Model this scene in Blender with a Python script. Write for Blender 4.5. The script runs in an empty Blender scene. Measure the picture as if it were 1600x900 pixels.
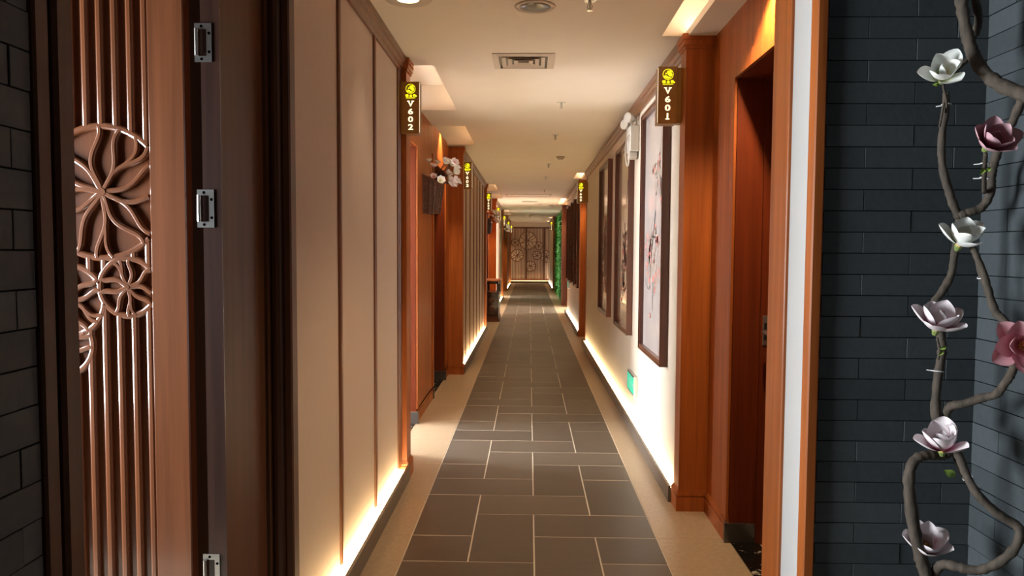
import bpy, bmesh, math, random
from mathutils import Vector, Matrix, Quaternion
random.seed(7)
sc = bpy.context.scene
COL = sc.collection
PI = math.pi

# ------------------------------------------------------------------ camera
CAM_H = 1.405
F_PX = 1140.0
_r = math.radians(0.4)                       # slight hand-held roll
def _unroll(px, py):
    u, v = (px-800)/F_PX, (py-450)/F_PX
    return Vector((u*math.cos(_r)+v*math.sin(_r), -u*math.sin(_r)+v*math.cos(_r), 1.0))
_yc = _unroll(827, 390).normalized()         # corridor direction seen by the camera
_up = Vector((0, -1, 0)); _up = (_up - _up.dot(_yc)*_yc).normalized()
_xc = _yc.cross(_up)
def _world(c): return Vector((_xc.dot(c), _yc.dot(c), _up.dot(c)))
def _img(u, v): return Vector((u*math.cos(_r)+v*math.sin(_r), -u*math.sin(_r)+v*math.cos(_r), 0))
_right, _down, _fwd = _world(_img(1, 0)), _world(_img(0, 1)), _world(Vector((0, 0, 1)))
cam = bpy.data.cameras.new('camera'); cam_o = bpy.data.objects.new('camera', cam); COL.objects.link(cam_o)
cam.sensor_width = 36.0; cam.lens = F_PX/1600*36.0; cam.clip_start = 0.05; cam.clip_end = 100
mat = Matrix((_right, -_down, -_fwd)).transposed().to_4x4(); mat.translation = (0, 0, CAM_H)
cam_o.matrix_world = mat
sc.camera = cam_o
def at(px, py, Y):
    """world point at depth Y seen at pixel px,py: used to take measurements from the photograph"""
    w = _world(_unroll(px, py)); t = Y/w.y
    return Vector((w.x*t, Y, w.z*t+CAM_H))

# ------------------------------------------------------------------ world, exposure, daylight
w = bpy.data.worlds.new('world'); sc.world = w; w.use_nodes = True
w.node_tree.nodes['Background'].inputs[0].default_value = (0.5, 0.55, 0.6, 1)
w.node_tree.nodes['Background'].inputs[1].default_value = 0.004
sc.view_settings.view_transform = 'Standard'; sc.view_settings.look = 'None'
sc.view_settings.gamma = 1.0; sc.view_settings.use_curve_mapping = False
sc.view_settings.exposure = 1.3
sc.cycles.max_bounces = 10; sc.cycles.diffuse_bounces = 6; sc.cycles.glossy_bounces = 4
sc.cycles.use_denoising = True
sc.cycles.sample_clamp_indirect = 6.0

def area(name, loc, direction, sx, sy, power, color, spread=180):
    l = bpy.data.lights.new(name, 'AREA'); l.shape = 'RECTANGLE'; l.size = sx; l.size_y = sy
    l.energy = power; l.color = color; l.spread = math.radians(spread)
    o = bpy.data.objects.new(name, l); COL.objects.link(o); o.location = loc
    o.rotation_euler = Vector(direction).to_track_quat('-Z', 'Y').to_euler(); return o
def spot(name, loc, target, power, color, size=80, blend=.4, radius=.025):
    l = bpy.data.lights.new(name, 'SPOT'); l.energy = power; l.color = color; l.spot_size = math.radians(size)
    l.spot_blend = blend; l.shadow_soft_size = radius
    o = bpy.data.objects.new(name, l); COL.objects.link(o); o.location = loc
    o.rotation_euler = (Vector(target)-Vector(loc)).to_track_quat('-Z', 'Y').to_euler(); return o
WARM = (1.0, .72, .42); WARM2 = (1.0, .80, .56); DAY = (.90, .96, 1.0)
# daylight: lobby window on the left, rooms with open doors along the corridor
area('lobby_window_daylight', (-2.55, 1.48, 1.35), (1, .06, .0), 0.95, 1.3, 70, DAY)
area('room_window_daylight', (-4.1, 5.78, 1.65), (1, -.05, -.04), 1.1, 1.7, 200, DAY)
area('far_right_room_daylight', (3.4, 17.0, 1.7), (-1, 0, -.25), 1.8, 1.6, 180, (1, .95, .86))
area('far_left_room_daylight', (-3.4, 21.5, 1.7), (1, 0, -.1), 1.4, 1.6, 130, (1, .97, .92))
# unseen fill added behind the camera to lift the ambient light
area('lobby_fill_light', (0.2, -1.6, 2.85), (0, .25, -1), 1.6, 1.6, 0.8, (1, .86, .68))

# ------------------------------------------------------------------ materials
MATS = {}
def newmat(name):
    m = bpy.data.materials.new(name); m.use_nodes = True; MATS[name] = m
    nt = m.node_tree; b = nt.nodes['Principled BSDF']
    return m, nt, b
def N(nt, t, **kw):
    n = nt.nodes.new(t)
    for k, v in kw.items():
        if isinstance(k, str) and hasattr(n, k): setattr(n, k, v)
    return n
def plain(name, col, rough=.5, metal=0, coat=0, spec=.5, noise=0, nscale=30, bump=0, stretch=(1, 1, 1)):
    m, nt, b = newmat(name)
    b.inputs['Roughness'].default_value = rough; b.inputs['Metallic'].default_value = metal
    b.inputs['Coat Weight'].default_value = coat; b.inputs['Specular IOR Level'].default_value = spec
    b.inputs['Base Color'].default_value = (*col, 1)
    if noise or bump:
        g = N(nt, 'ShaderNodeNewGeometry'); mp = N(nt, 'ShaderNodeMapping'); mp.inputs['Scale'].default_value = stretch
        nt.links.new(g.outputs['Position'], mp.inputs['Vector'])
        nz = N(nt, 'ShaderNodeTexNoise'); nz.inputs['Scale'].default_value = nscale; nz.inputs['Detail'].default_value = 4
        nt.links.new(mp.outputs[0], nz.inputs['Vector'])
        if noise:
            mr = N(nt, 'ShaderNodeMapRange'); mr.inputs[1].default_value = .3; mr.inputs[2].default_value = .7
            mr.inputs[3].default_value = 1-noise; mr.inputs[4].default_value = 1+noise
            nt.links.new(nz.outputs['Fac'], mr.inputs[0])
            mx = N(nt, 'ShaderNodeMix', data_type='RGBA', blend_type='MULTIPLY'); mx.inputs[0].default_value = 1
            mx.inputs[6].default_value = (*col, 1)
            nt.links.new(mr.outputs[0], mx.inputs[7]); nt.links.new(mx.outputs[2], b.inputs['Base Color'])
        if bump:
            bp = N(nt, 'ShaderNodeBump'); bp.inputs['Strength'].default_value = bump; bp.inputs['Distance'].default_value = .003
            nt.links.new(nz.outputs['Fac'], bp.inputs['Height']); nt.links.new(bp.outputs[0], b.inputs['Normal'])
    return m
def wood(name, dark, light, rough=.32, coat=.25, fine=1.0):
    m, nt, b = newmat(name)
    g = N(nt, 'ShaderNodeNewGeometry'); mp = N(nt, 'ShaderNodeMapping'); mp.inputs['Scale'].default_value = (26*fine, 26*fine, .9)
    nt.links.new(g.outputs['Position'], mp.inputs['Vector'])
    n1 = N(nt, 'ShaderNodeTexNoise'); n1.inputs['Scale'].default_value = 1.0; n1.inputs['Detail'].default_value = 5; n1.inputs['Distortion'].default_value = .5
    nt.links.new(mp.outputs[0], n1.inputs['Vector'])
    mp2 = N(nt, 'ShaderNodeMapping'); mp2.inputs['Scale'].default_value = (260, 260, 4)
    nt.links.new(g.outputs['Position'], mp2.inputs['Vector'])
    n2 = N(nt, 'ShaderNodeTexNoise'); n2.inputs['Scale'].default_value = 1.0; n2.inputs['Detail'].default_value = 2
    nt.links.new(mp2.outputs[0], n2.inputs['Vector'])
    ma = N(nt, 'ShaderNodeMath', operation='MULTIPLY_ADD'); ma.inputs[1].default_value = .35
    nt.links.new(n2.outputs['Fac'], ma.inputs[0]); nt.links.new(n1.outputs['Fac'], ma.inputs[2])
    cr = N(nt, 'ShaderNodeValToRGB'); cr.color_ramp.elements[0].position = .45; cr.color_ramp.elements[1].position = .9
    cr.color_ramp.elements[0].color = (*dark, 1); cr.color_ramp.elements[1].color = (*light, 1)
    nt.links.new(ma.outputs[0], cr.inputs[0]); nt.links.new(cr.outputs[0], b.inputs['Base Color'])
    b.inputs['Roughness'].default_value = rough; b.inputs['Coat Weight'].default_value = coat; b.inputs['Coat Roughness'].default_value = .12 if coat > .7 else .15
    return m
def emit(name, col, strength):
    m, nt, b = newmat(name)
    b.inputs['Base Color'].default_value = (*col, 1); b.inputs['Emission Color'].default_value = (*col, 1)
    b.inputs['Emission Strength'].default_value = strength; return m

wood('wood', (.25, .060, .010), (.44, .120, .022), rough=.45, coat=.08)
MATS['wood'].node_tree.nodes['Principled BSDF'].inputs['Specular IOR Level'].default_value = .3
wood('wood_carved', (.105, .034, .013), (.17, .056, .021), rough=.28, coat=.8)
wood('wood_dark', (.055, .026, .014), (.11, .050, .024), rough=.3, coat=.3)
wood('wood_jamb', (.075, .028, .011), (.13, .048, .018), rough=.5, coat=.0)
wood('wood_slat', (.13, .045, .018), (.20, .075, .030), rough=.35)
wood('wood_frame', (.085, .026, .014), (.14, .045, .022), rough=.3, coat=.3)
wood('wood_door', (.10, .015, .003), (.16, .027, .005), rough=.5, coat=0)
MATS['wood_door'].node_tree.nodes['Principled BSDF'].inputs['Specular IOR Level'].default_value = .2
wood('wood_black', (.020, .008, .006), (.045, .018, .012), rough=.3, coat=.4)
plain('wallpaper', (.56, .435, .345), .75, noise=.07, nscale=1, stretch=(700, 700, 12), bump=.12)
plain('wall_paint', (.66, .58, .48), .65, noise=.02, nscale=4)
plain('reveal_paint', (.53, .535, .53), .6, noise=.02, nscale=5)
plain('ceiling_paint', (.70, .62, .53), .8, noise=.02, nscale=3)
plain('white_paint', (.80, .80, .78), .6)
plain('grout', (.50, .43, .34), .8)
plain('border_stone', (.37, .27, .175), .32, noise=.10, nscale=45, bump=.03)
plain('plinth_stone', (.11, .085, .07), .35, noise=.2, nscale=40)
plain('kick_metal', (.16, .15, .145), .22, metal=.7, noise=.15, nscale=20)
plain('mortar', (.008, .009, .009), .9)
plain('steel', (.55, .54, .52), .3, metal=1)
plain('steel_dark', (.20, .19, .18), .35, metal=1)
plain('black', (.006, .006, .006), .5)
plain('white_plastic', (.60, .57, .53), .4)
plain('vent_paint', (.52, .44, .37), .6)
plain('sign_brown', (.15, .062, .016), .4, coat=.1, noise=.1, nscale=30)
MATS['sign_brown'].node_tree.nodes['Principled BSDF'].inputs['Emission Color'].default_value = (.20, .062, .004, 1)   # backlit acrylic
MATS['sign_brown'].node_tree.nodes['Principled BSDF'].inputs['Emission Strength'].default_value = .10
plain('bark', (.082, .064, .048), .8, noise=.35, nscale=60, bump=.9, stretch=(1, 1, .35))
plain('leaf_green', (.30, .46, .08), .5)
plain('sepal', (.22, .30, .08), .6)
plain('stamen', (.75, .50, .16), .6)
plain('zip_tie', (.80, .80, .80), .4)
plain('wicker', (.13, .065, .045), .6, noise=.3, nscale=90)
plain('print_paper', (.54, .48, .46), .15, coat=.6, noise=.06, nscale=3)
plain('print_paper_warm', (.46, .36, .26), .15, coat=.6, noise=.10, nscale=3)
plain('ink', (.035, .028, .03), .5)
plain('ink_wash', (.27, .21, .17), .5)
plain('blossom_print', (.45, .16, .13), .5)
plain('screen_paper', (.74, .60, .48), .7)
plain('ivy', (.04, .22, .03), .6, noise=.6, nscale=9)
plain('foam', (.5, .4, .35), .8)
emit('led_warm', (1.0, .75, .40), 15.0)
emit('led_cool', (1.0, .90, .74), 11.0)
emit('led_cove', (1.0, .82, .57), 15.0)
emit('pocket_fill_glow', (1.0, .76, .47), 8.0)
emit('sign_yellow', (.90, .88, .015), .40)
emit('sign_white', (1.0, .92, .62), .48)
emit('exit_green', (.02, .50, .30), .22)
emit('lamp_lens', (1.0, .85, .55), 1.6)

def petal_mat(name, base, tip, pos=.5):
    m, nt, b = newmat(name)
    uv = N(nt, 'ShaderNodeUVMap'); sp = N(nt, 'ShaderNodeSeparateXYZ'); nt.links.new(uv.outputs[0], sp.inputs[0])
    cr = N(nt, 'ShaderNodeValToRGB'); cr.color_ramp.interpolation = 'EASE'
    cr.color_ramp.elements[0].position = .08; cr.color_ramp.elements[0].color = (*base, 1)
    cr.color_ramp.elements[1].position = pos; cr.color_ramp.elements[1].color = (*tip, 1)
    nt.links.new(sp.outputs[0], cr.inputs[0]); nt.links.new(cr.outputs[0], b.inputs['Base Color'])
    b.inputs['Roughness'].default_value = .55
    b.inputs['Subsurface Weight'].default_value = .15; b.inputs['Subsurface Radius'].default_value = (.01, .006, .005)
    return m
petal_mat('petal_white', (.72, .74, .48), (.92, .93, .89), .45)
petal_mat('petal_pink', (.42, .08, .13), (.72, .45, .50), .95)
petal_mat('petal_blush', (.60, .18, .30), (.93, .85, .87), .60)
petal_mat('petal_rose', (.48, .14, .18), (.72, .42, .46), .9)

# black bricks: colour varies a little from brick to brick
m, nt, b = newmat('brick_black')
oi = N(nt, 'ShaderNodeObjectInfo'); g = N(nt, 'ShaderNodeNewGeometry')
nz = N(nt, 'ShaderNodeTexNoise'); nz.inputs['Scale'].default_value = 55; nz.inputs['Detail'].default_value = 5
nt.links.new(g.outputs['Position'], nz.inputs['Vector'])
ad = N(nt, 'ShaderNodeMath', operation='ADD'); nt.links.new(oi.outputs['Random'], ad.inputs[0]); nt.links.new(nz.outputs['Fac'], ad.inputs[1])
cr = N(nt, 'ShaderNodeValToRGB'); cr.color_ramp.elements[0].position = .3; cr.color_ramp.elements[1].position = 1.5
cr.color_ramp.elements[0].color = (.042, .052, .058, 1); cr.color_ramp.elements[1].color = (.072, .086, .094, 1)
mr = N(nt, 'ShaderNodeMapRange'); mr.inputs[2].default_value = 2
nt.links.new(ad.outputs[0], mr.inputs[0]); nt.links.new(mr.outputs[0], cr.inputs[0])
cr.color_ramp.elements[0].position = .15; cr.color_ramp.elements[1].position = .8
n2 = N(nt, 'ShaderNodeTexNoise'); n2.inputs['Scale'].default_value = 9; n2.inputs['Detail'].default_value = 6; n2.inputs['Roughness'].default_value = .7
nt.links.new(g.outputs['Position'], n2.inputs['Vector'])
mr2 = N(nt, 'ShaderNodeMapRange'); mr2.inputs[1].default_value = .66; mr2.inputs[2].default_value = .74; mr2.inputs[4].default_value = .35
nt.links.new(n2.outputs['Fac'], mr2.inputs[0])
mx = N(nt, 'ShaderNodeMix', data_type='RGBA'); nt.links.new(mr2.outputs[0], mx.inputs[0]); nt.links.new(cr.outputs[0], mx.inputs[6])
mx.inputs[7].default_value = (.11, .12, .12, 1); nt.links.new(mx.outputs[2], b.inputs['Base Color'])
b.inputs['Roughness'].default_value = .6
bp = N(nt, 'ShaderNodeBump'); bp.inputs['Strength'].default_value = .35; bp.inputs['Distance'].default_value = .002
nt.links.new(nz.outputs['Fac'], bp.inputs['Height']); nt.links.new(bp.outputs[0], b.inputs['Normal'])

# floor tiles: slate brown porcelain
m, nt, b = newmat('tile_slate')
oi = N(nt, 'ShaderNodeObjectInfo'); g = N(nt, 'ShaderNodeNewGeometry')
mp = N(nt, 'ShaderNodeMapping'); mp.inputs['Scale'].default_value = (1.2, 7, 1); nt.links.new(g.outputs['Position'], mp.inputs[0])
nz = N(nt, 'ShaderNodeTexNoise'); nz.inputs['Scale'].default_value = 5; nz.inputs['Detail'].default_value = 6; nt.links.new(mp.outputs[0], nz.inputs['Vector'])
ad = N(nt, 'ShaderNodeMath', operation='MULTIPLY_ADD'); ad.inputs[1].default_value = .35
nt.links.new(oi.outputs['Random'], ad.inputs[0]); nt.links.new(nz.outputs['Fac'], ad.inputs[2])
cr = N(nt, 'ShaderNodeValToRGB'); cr.color_ramp.elements[0].position = .35; cr.color_ramp.elements[1].position = .95
cr.color_ramp.elements[0].color = (.066, .050, .037, 1); cr.color_ramp.elements[1].color = (.112, .087, .066, 1)
nt.links.new(ad.outputs[0], cr.inputs[0]); nt.links.new(cr.outputs[0], b.inputs['Base Color'])
mr = N(nt, 'ShaderNodeMapRange'); mr.inputs[3].default_value = .30; mr.inputs[4].default_value = .5
nt.links.new(nz.outputs['Fac'], mr.inputs[0]); nt.links.new(mr.outputs[0], b.inputs['Roughness'])
# black marble threshold with pale veins
m, nt, b = newmat('marble_black')
g = N(nt, 'ShaderNodeNewGeometry'); nz = N(nt, 'ShaderNodeTexNoise'); nz.inputs['Scale'].default_value = 14; nz.inputs['Detail'].default_value = 8; nz.inputs['Distortion'].default_value = 1.5
nt.links.new(g.outputs['Position'], nz.inputs['Vector'])
cr = N(nt, 'ShaderNodeValToRGB'); cr.color_ramp.elements[0].position = .60; cr.color_ramp.elements[1].position = .68
cr.color_ramp.elements[0].color = (.008, .007, .006, 1); cr.color_ramp.elements[1].color = (.55, .5, .42, 1)
nt.links.new(nz.outputs['Fac'], cr.inputs[0]); nt.links.new(cr.outputs[0], b.inputs['Base Color']); b.inputs['Roughness'].default_value = .12

# ------------------------------------------------------------------ mesh helpers
class MB:
    """collects shapes; build() links them as ONE mesh object"""
    def __init__(s): s.v = []; s.f = []; s.uv = None
    def add(s, vs, fs):
        n = len(s.v); s.v += [tuple(v) for v in vs]; s.f += [tuple(i+n for i in f) for f in fs]; return s
    def box(s, x0, x1, y0, y1, z0, z1):
        x0, x1 = min(x0, x1), max(x0, x1); y0, y1 = min(y0, y1), max(y0, y1); z0, z1 = min(z0, z1), max(z0, z1)
        return s.add([(x0,y0,z0),(x1,y0,z0),(x1,y1,z0),(x0,y1,z0),(x0,y0,z1),(x1,y0,z1),(x1,y1,z1),(x0,y1,z1)],
              [(0,3,2,1),(4,5,6,7),(0,1,5,4),(1,2,6,5),(2,3,7,6),(3,0,4,7)])
    def cbox(s, x0, x1, y0, y1, z0, z1, c=.003):
        """box with chamfered edges"""
        bm = bmesh.new(); bmesh.ops.create_cube(bm, size=1)
        for v in bm.verts:
            v.co = Vector((x0+(x1-x0)*(v.co.x+.5), y0+(y1-y0)*(v.co.y+.5), z0+(z1-z0)*(v.co.z+.5)))
        bmesh.ops.bevel(bm, geom=bm.edges[:], offset=c, segments=1, affect='EDGES')
        bmesh.ops.recalc_face_normals(bm, faces=bm.faces[:])
        bm.verts.index_update(); s.add([v.co[:] for v in bm.verts], [[v.index for v in f.verts] for f in bm.faces]); bm.free(); return s
    def prism(s, poly, fn0, fn1):
        """poly of 2-D points mapped through fn0 / fn1 to the two end caps"""
        n = len(poly); vs = [fn0(*p) for p in poly]+[fn1(*p) for p in poly]
        fs = [tuple(range(n))[::-1], tuple(range(n, 2*n))]+[(i, (i+1) % n, n+(i+1) % n, n+i) for i in range(n)]
        return s.add(vs, fs)
    def tube(s, pts, rad, seg=8, cap=True):
        pts = [Vector(p) for p in pts]; n = len(pts)
        rs = rad if isinstance(rad, (list, tuple)) else [rad]*n
        t0 = (pts[1]-pts[0]).normalized(); ref = Vector((0, 0, 1)) if abs(t0.z) < .9 else Vector((1, 0, 0))
        a = t0.cross(ref).normalized(); vs = []
        for i, p in enumerate(pts):
            t = (pts[min(i+1, n-1)]-pts[max(i-1, 0)]).normalized()
            a = (a-a.dot(t)*t).normalized(); b_ = t.cross(a)
            for k in range(seg):
                an = 2*PI*k/seg; vs.append(p+(a*math.cos(an)+b_*math.sin(an))*rs[i])
        fs = [(i*seg+k, i*seg+(k+1) % seg, (i+1)*seg+(k+1) % seg, (i+1)*seg+k) for i in range(n-1) for k in range(seg)]
        if cap: fs += [tuple(range(seg))[::-1], tuple((n-1)*seg+k for k in range(seg))]
        return s.add(vs, fs)
    def lathe(s, prof, o, axis=(0, 0, 1), seg=24):
        """prof = (radius, height) pairs turned about axis through o"""
        q = Vector((0, 0, 1)).rotation_difference(Vector(axis)); o = Vector(o); vs = []; n = len(prof)
        for r, h in prof:
            for k in range(seg):
                an = 2*PI*k/seg; vs.append(o+q @ Vector((r*math.cos(an), r*math.sin(an), h)))
        fs = [(i*seg+k, i*seg+(k+1) % seg, (i+1)*seg+(k+1) % seg, (i+1)*seg+k) for i in range(n-1) for k in range(seg)]
        if prof[0][0] > 1e-6: fs.append(tuple(range(seg))[::-1])
        if prof[-1][0] > 1e-6: fs.append(tuple((n-1)*seg+k for k in range(seg)))
        return s.add(vs, fs)
    def bar(s, pts, wd, y0, h, top=.65):
        """flat carved bar along pts (x,z) standing from y0 towards the viewer (-y) by h, with sloping flanks"""
        if len(pts) < 2: return s
        n = len(pts); ws = wd if isinstance(wd, list) else [wd]*n; vs = []
        for i in range(n):
            a, b_ = pts[max(i-1, 0)], pts[min(i+1, n-1)]
            tx, tz = b_[0]-a[0], b_[1]-a[1]; L = math.hypot(tx, tz) or 1; nx, nz_ = -tz/L, tx/L
            x, z = pts[i]; w2 = ws[i]/2
            sec = ((1, 0), (top, 1), (-top, 1), (-1, 0)) if top else ((1, 0), (1, .62), (.80, .86), (.42, 1), (-.42, 1), (-.80, .86), (-1, .62), (-1, 0))
            vs += [(x+nx*w2*a_, y0-h*b2, z+nz_*w2*a_) for a_, b2 in sec]
        fs = []; q = len(sec)
        for i in range(n-1):
            for k in range(q-1): fs.append((i*q+k, (i+1)*q+k, (i+1)*q+k+1, i*q+k+1))
        fs += [tuple(range(q)), tuple((n-1)*q+k for k in reversed(range(q)))]
        return s.add(vs, fs)
    def build(s, name, m, parent=None, origin=None, smooth=False, recalc=True):
        if origin is None:
            if parent is not None: origin = parent.matrix_world.translation if parent.parent is None and parent.type == 'EMPTY' else (parent.get('_o') or (0, 0, 0))
            else: origin = (0, 0, 0)
        o0 = Vector(origin)
        me = bpy.data.meshes.new(name); me.from_pydata([Vector(v)-o0 for v in s.v], [], s.f)
        if recalc:
            bm = bmesh.new(); bm.from_mesh(me); bmesh.ops.recalc_face_normals(bm, faces=bm.faces[:]); bm.to_mesh(me); bm.free()
        if m: me.materials.append(MATS[m])
        if smooth: me.polygons.foreach_set('use_smooth', [True]*len(me.polygons))
        o = bpy.data.objects.new(name, me); COL.objects.link(o)
        if parent is not None: o.parent = parent
        else: o.location = o0
        o['_o'] = [o0.x, o0.y, o0.z]
        return o
def thing(name, label, cat, loc=(0, 0, 0), group=None):
    o = bpy.data.objects.new(name, None); COL.objects.link(o); o.location = loc; o.empty_display_size = .05
    o['label'] = label; o['category'] = cat; o['_o'] = list(loc)
    if group: o['group'] = group
    o.matrix_world = Matrix.Translation(loc)
    return o
def tag(o, label, cat, group=None, kind=None):
    o['label'] = label; o['category'] = cat
    if group: o['group'] = group
    if kind: o['kind'] = kind
    return o
def struct(o): o['kind'] = 'structure'; return o
def inst(src, parent, loc, name=None):
    c = src.copy(); COL.objects.link(c); c.parent = parent; c.location = loc
    if name: c.name = name
    return c

# ------------------------------------------------------------------ dimensions (metres, floor under the camera is the origin)
CEIL = 2.54
FACE = {-1: -.78, 1: .845}      # panelled wall face
PLIN = {-1: -.718, 1: .785}     # plinth face
COLF = {-1: -.738, 1: .815}     # pilaster corridor face
NICH = {-1: -.90, 1: .965}      # recessed door wall face
POCK = {-1: -.60, 1: .695}      # inner edge of the ceiling pockets
LEDG = {-1: -.755, 1: .822}     # edge of the light ledge inside a pocket
END_Y = 30.6
#        walls (start, end) and niches (start, end, openings, closed?)
WALLS = {-1: [(2.41, 4.38), (8.21, 12.62), (16.42, 20.75), (24.62, 28.9)], 1: [(4.03, 10.78), (11.93, 16.08), (25.2, END_Y)]}

# ------------------------------------------------------------------ floor
floor = struct(MB().box(-6, 6, -4, 31.2, -.06, -.0016).build('floor', 'grout'))
MB().box(-3, 1.5, -3, .85, -.0016, 0).build('lobby_bounce_stop', 'mortar', floor)  # unseen black slab added to keep floor bounce off the left bricks
X0T = -.568; PX = .30; PY = .2985; Y0T = 3.212
G = .0034
def tile_mesh(nx, ny):
    m_ = MB().cbox(G, nx*PX-G, G, ny*PY-G, -.012, 0, .0012)
    me = bpy.data.meshes.new('floor_tile'); me.from_pydata(m_.v, [], m_.f); me.materials.append(MATS['tile_slate']); return me
TM = {(1, 1): tile_mesh(1, 1), (2, 1): tile_mesh(2, 1), (1, 2): tile_mesh(1, 2)}
# repeat of four columns x four rows read off the photograph: (column, row, width, depth)
PAT = [(0, 0, 2, 1), (0, 1, 1, 1), (0, 2, 1, 2), (1, 1, 1, 2), (1, 3, 2, 1), (2, 0, 1, 2), (2, 2, 2, 1), (3, 1, 1, 1), (3, 3, 1, 2)]
for per in range(-3, 23):
    for (c, r, nx, ny) in PAT:
        y = Y0T+(per*4+r-1)*PY
        if y < .9 or y+ny*PY > 30.45: continue
        o = bpy.data.objects.new('floor_tile', TM[(nx, ny)]); COL.objects.link(o); o.parent = floor
        o.location = (X0T+c*PX, y, random.uniform(-.0008, 0))
def border_mesh(wd):
    m_ = MB().cbox(G*.6, wd-G*.6, G*.6, .6-G*.6, -.012, 0, .001)
    me = bpy.data.meshes.new('border_tile'); me.from_pydata(m_.v, [], m_.f); me.materials.append(MATS['border_stone']); return me
BML, BMR = border_mesh(.345), border_mesh(.348)
for k in range(-3, 46):
    for me, x in ((BML, X0T-.345), (BMR, X0T+1.2)):
        y = 3.508+k*.597
        if y+.6 > 30.5: continue
        o = bpy.data.objects.new('border_tile', me); COL.objects.link(o); o.parent = floor; o.location = (x, y, 0)

# ------------------------------------------------------------------ panelled corridor walls
def stack(mb, x0, x1, y0, y1, prof, sx0=1, sx1=1, sy0=1, sy1=1):
    for z0, z1, off in prof: mb.box(x0-off*sx0, x1+off*sx1, y0-off*sy0, y1+off*sy1, z0, z1)
BASE = [(0, .078, .015), (.078, .084, .008), (.084, .096, .014), (.096, .104, .009), (.104, .112, .004)]
CAPP = [(2.462, 2.478, .008), (2.478, 2.505, .014), (2.505, 2.535, .02)]
CROWN = [(0, 2.455), (.012, 2.455), (.016, 2.472), (.026, 2.480), (.030, 2.500), (.040, 2.508), (.044, 2.539), (0, 2.539)]
def pilaster(s, y0, y1, parent):
    xa, xb = COLF[s], NICH[s]+s*.1
    MB().box(xa, xb, y0, y1, 0, 2.535).build('pilaster', 'wood', parent)
    m_ = MB(); stack(m_, min(xa, xb), max(xa, xb), y0, y1, BASE, 1 if s > 0 else 0, 0 if s > 0 else 1); m_.build('baseboard', 'wood', parent)
    m_ = MB(); stack(m_, min(xa, xb), max(xa, xb), y0, y1, CAPP, 1 if s > 0 else 0, 0 if s > 0 else 1); m_.build('pilaster_cap', 'wood', parent)
def wall_section(s, y0, y1, slats, matname, led, near_pil, far_pil):
    nm = 'wall_left' if s < 0 else 'wall_right'
    f = FACE[s]; p = PLIN[s]
    w_ = struct(MB().box(f, f+s*.2, y0, y1, 0, CEIL).build(nm, matname))
    m_ = MB(); m_.box(p, p-s*-.014, y0, y1, 0, .092); m_.box(p+s*.014, f, y0, y1, 0, .050); m_.build('plinth', 'plinth_stone', w_)
    MB().box(p+s*.018, f-s*.004, y0+.01, y1-.01, .052, .060).build('led_strip', led, w_)
    MB().prism(CROWN, lambda a, z: (f-s*a, y0, z), lambda a, z: (f-s*a, y1, z)).build('crown_moulding', 'wood_slat', w_)
    if slats:
        src = None
        for y in slats:
            if src is None:
                src = MB().prism([(0, -.018), (.008, -.018), (.012, -.010), (.012, .010), (.008, .018), (0, .018)],
                                 lambda a, b_: (f-s*a, y+b_, .088), lambda a, b_: (f-s*a, y+b_, 2.47)).build('slat', 'wood_slat', w_)
                y00 = y
            else: inst(src, w_, (0, y-y00, 0))
    if near_pil: pilaster(s, y0-near_pil, y0, w_)
    if far_pil: pilaster(s, y1, y1+far_pil, w_)
    return w_
WL1 = wall_section(-1, 2.41, 4.38, [2.978, 3.66, 4.31, 4.365], 'wallpaper', 'led_warm', 0, .14)
WL2 = wall_section(-1, 8.21, 12.62, [8.30+.62*k for k in range(7)]+[12.56], 'wallpaper', 'led_warm', .09, .14)
WL3 = wall_section(-1, 16.42, 20.75, [16.5+.62*k for k in range(7)], 'wallpaper', 'led_warm', .12, .14)
WL4 = wall_section(-1, 24.62, 28.9, [24.7+.62*k for k in range(7)], 'wallpaper', 'led_warm', .12, .14)
WR1 = wall_section(1, 4.03, 10.78, None, 'wall_paint', 'led_warm', .13, 0)
WR2 = wall_section(1, 11.93, 16.08, None, 'wall_paint', 'led_cool', .13, 0)
WR3 = wall_section(1, 25.2, END_Y, None, 'wall_paint', 'led_cool', .13, 0)
# thin edge trim where the first right wall ends at the next door recess
MB().box(.835, .875, 10.78, 10.80, .09, CEIL).build('edge_trim', 'wood_slat', WR1)

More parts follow.
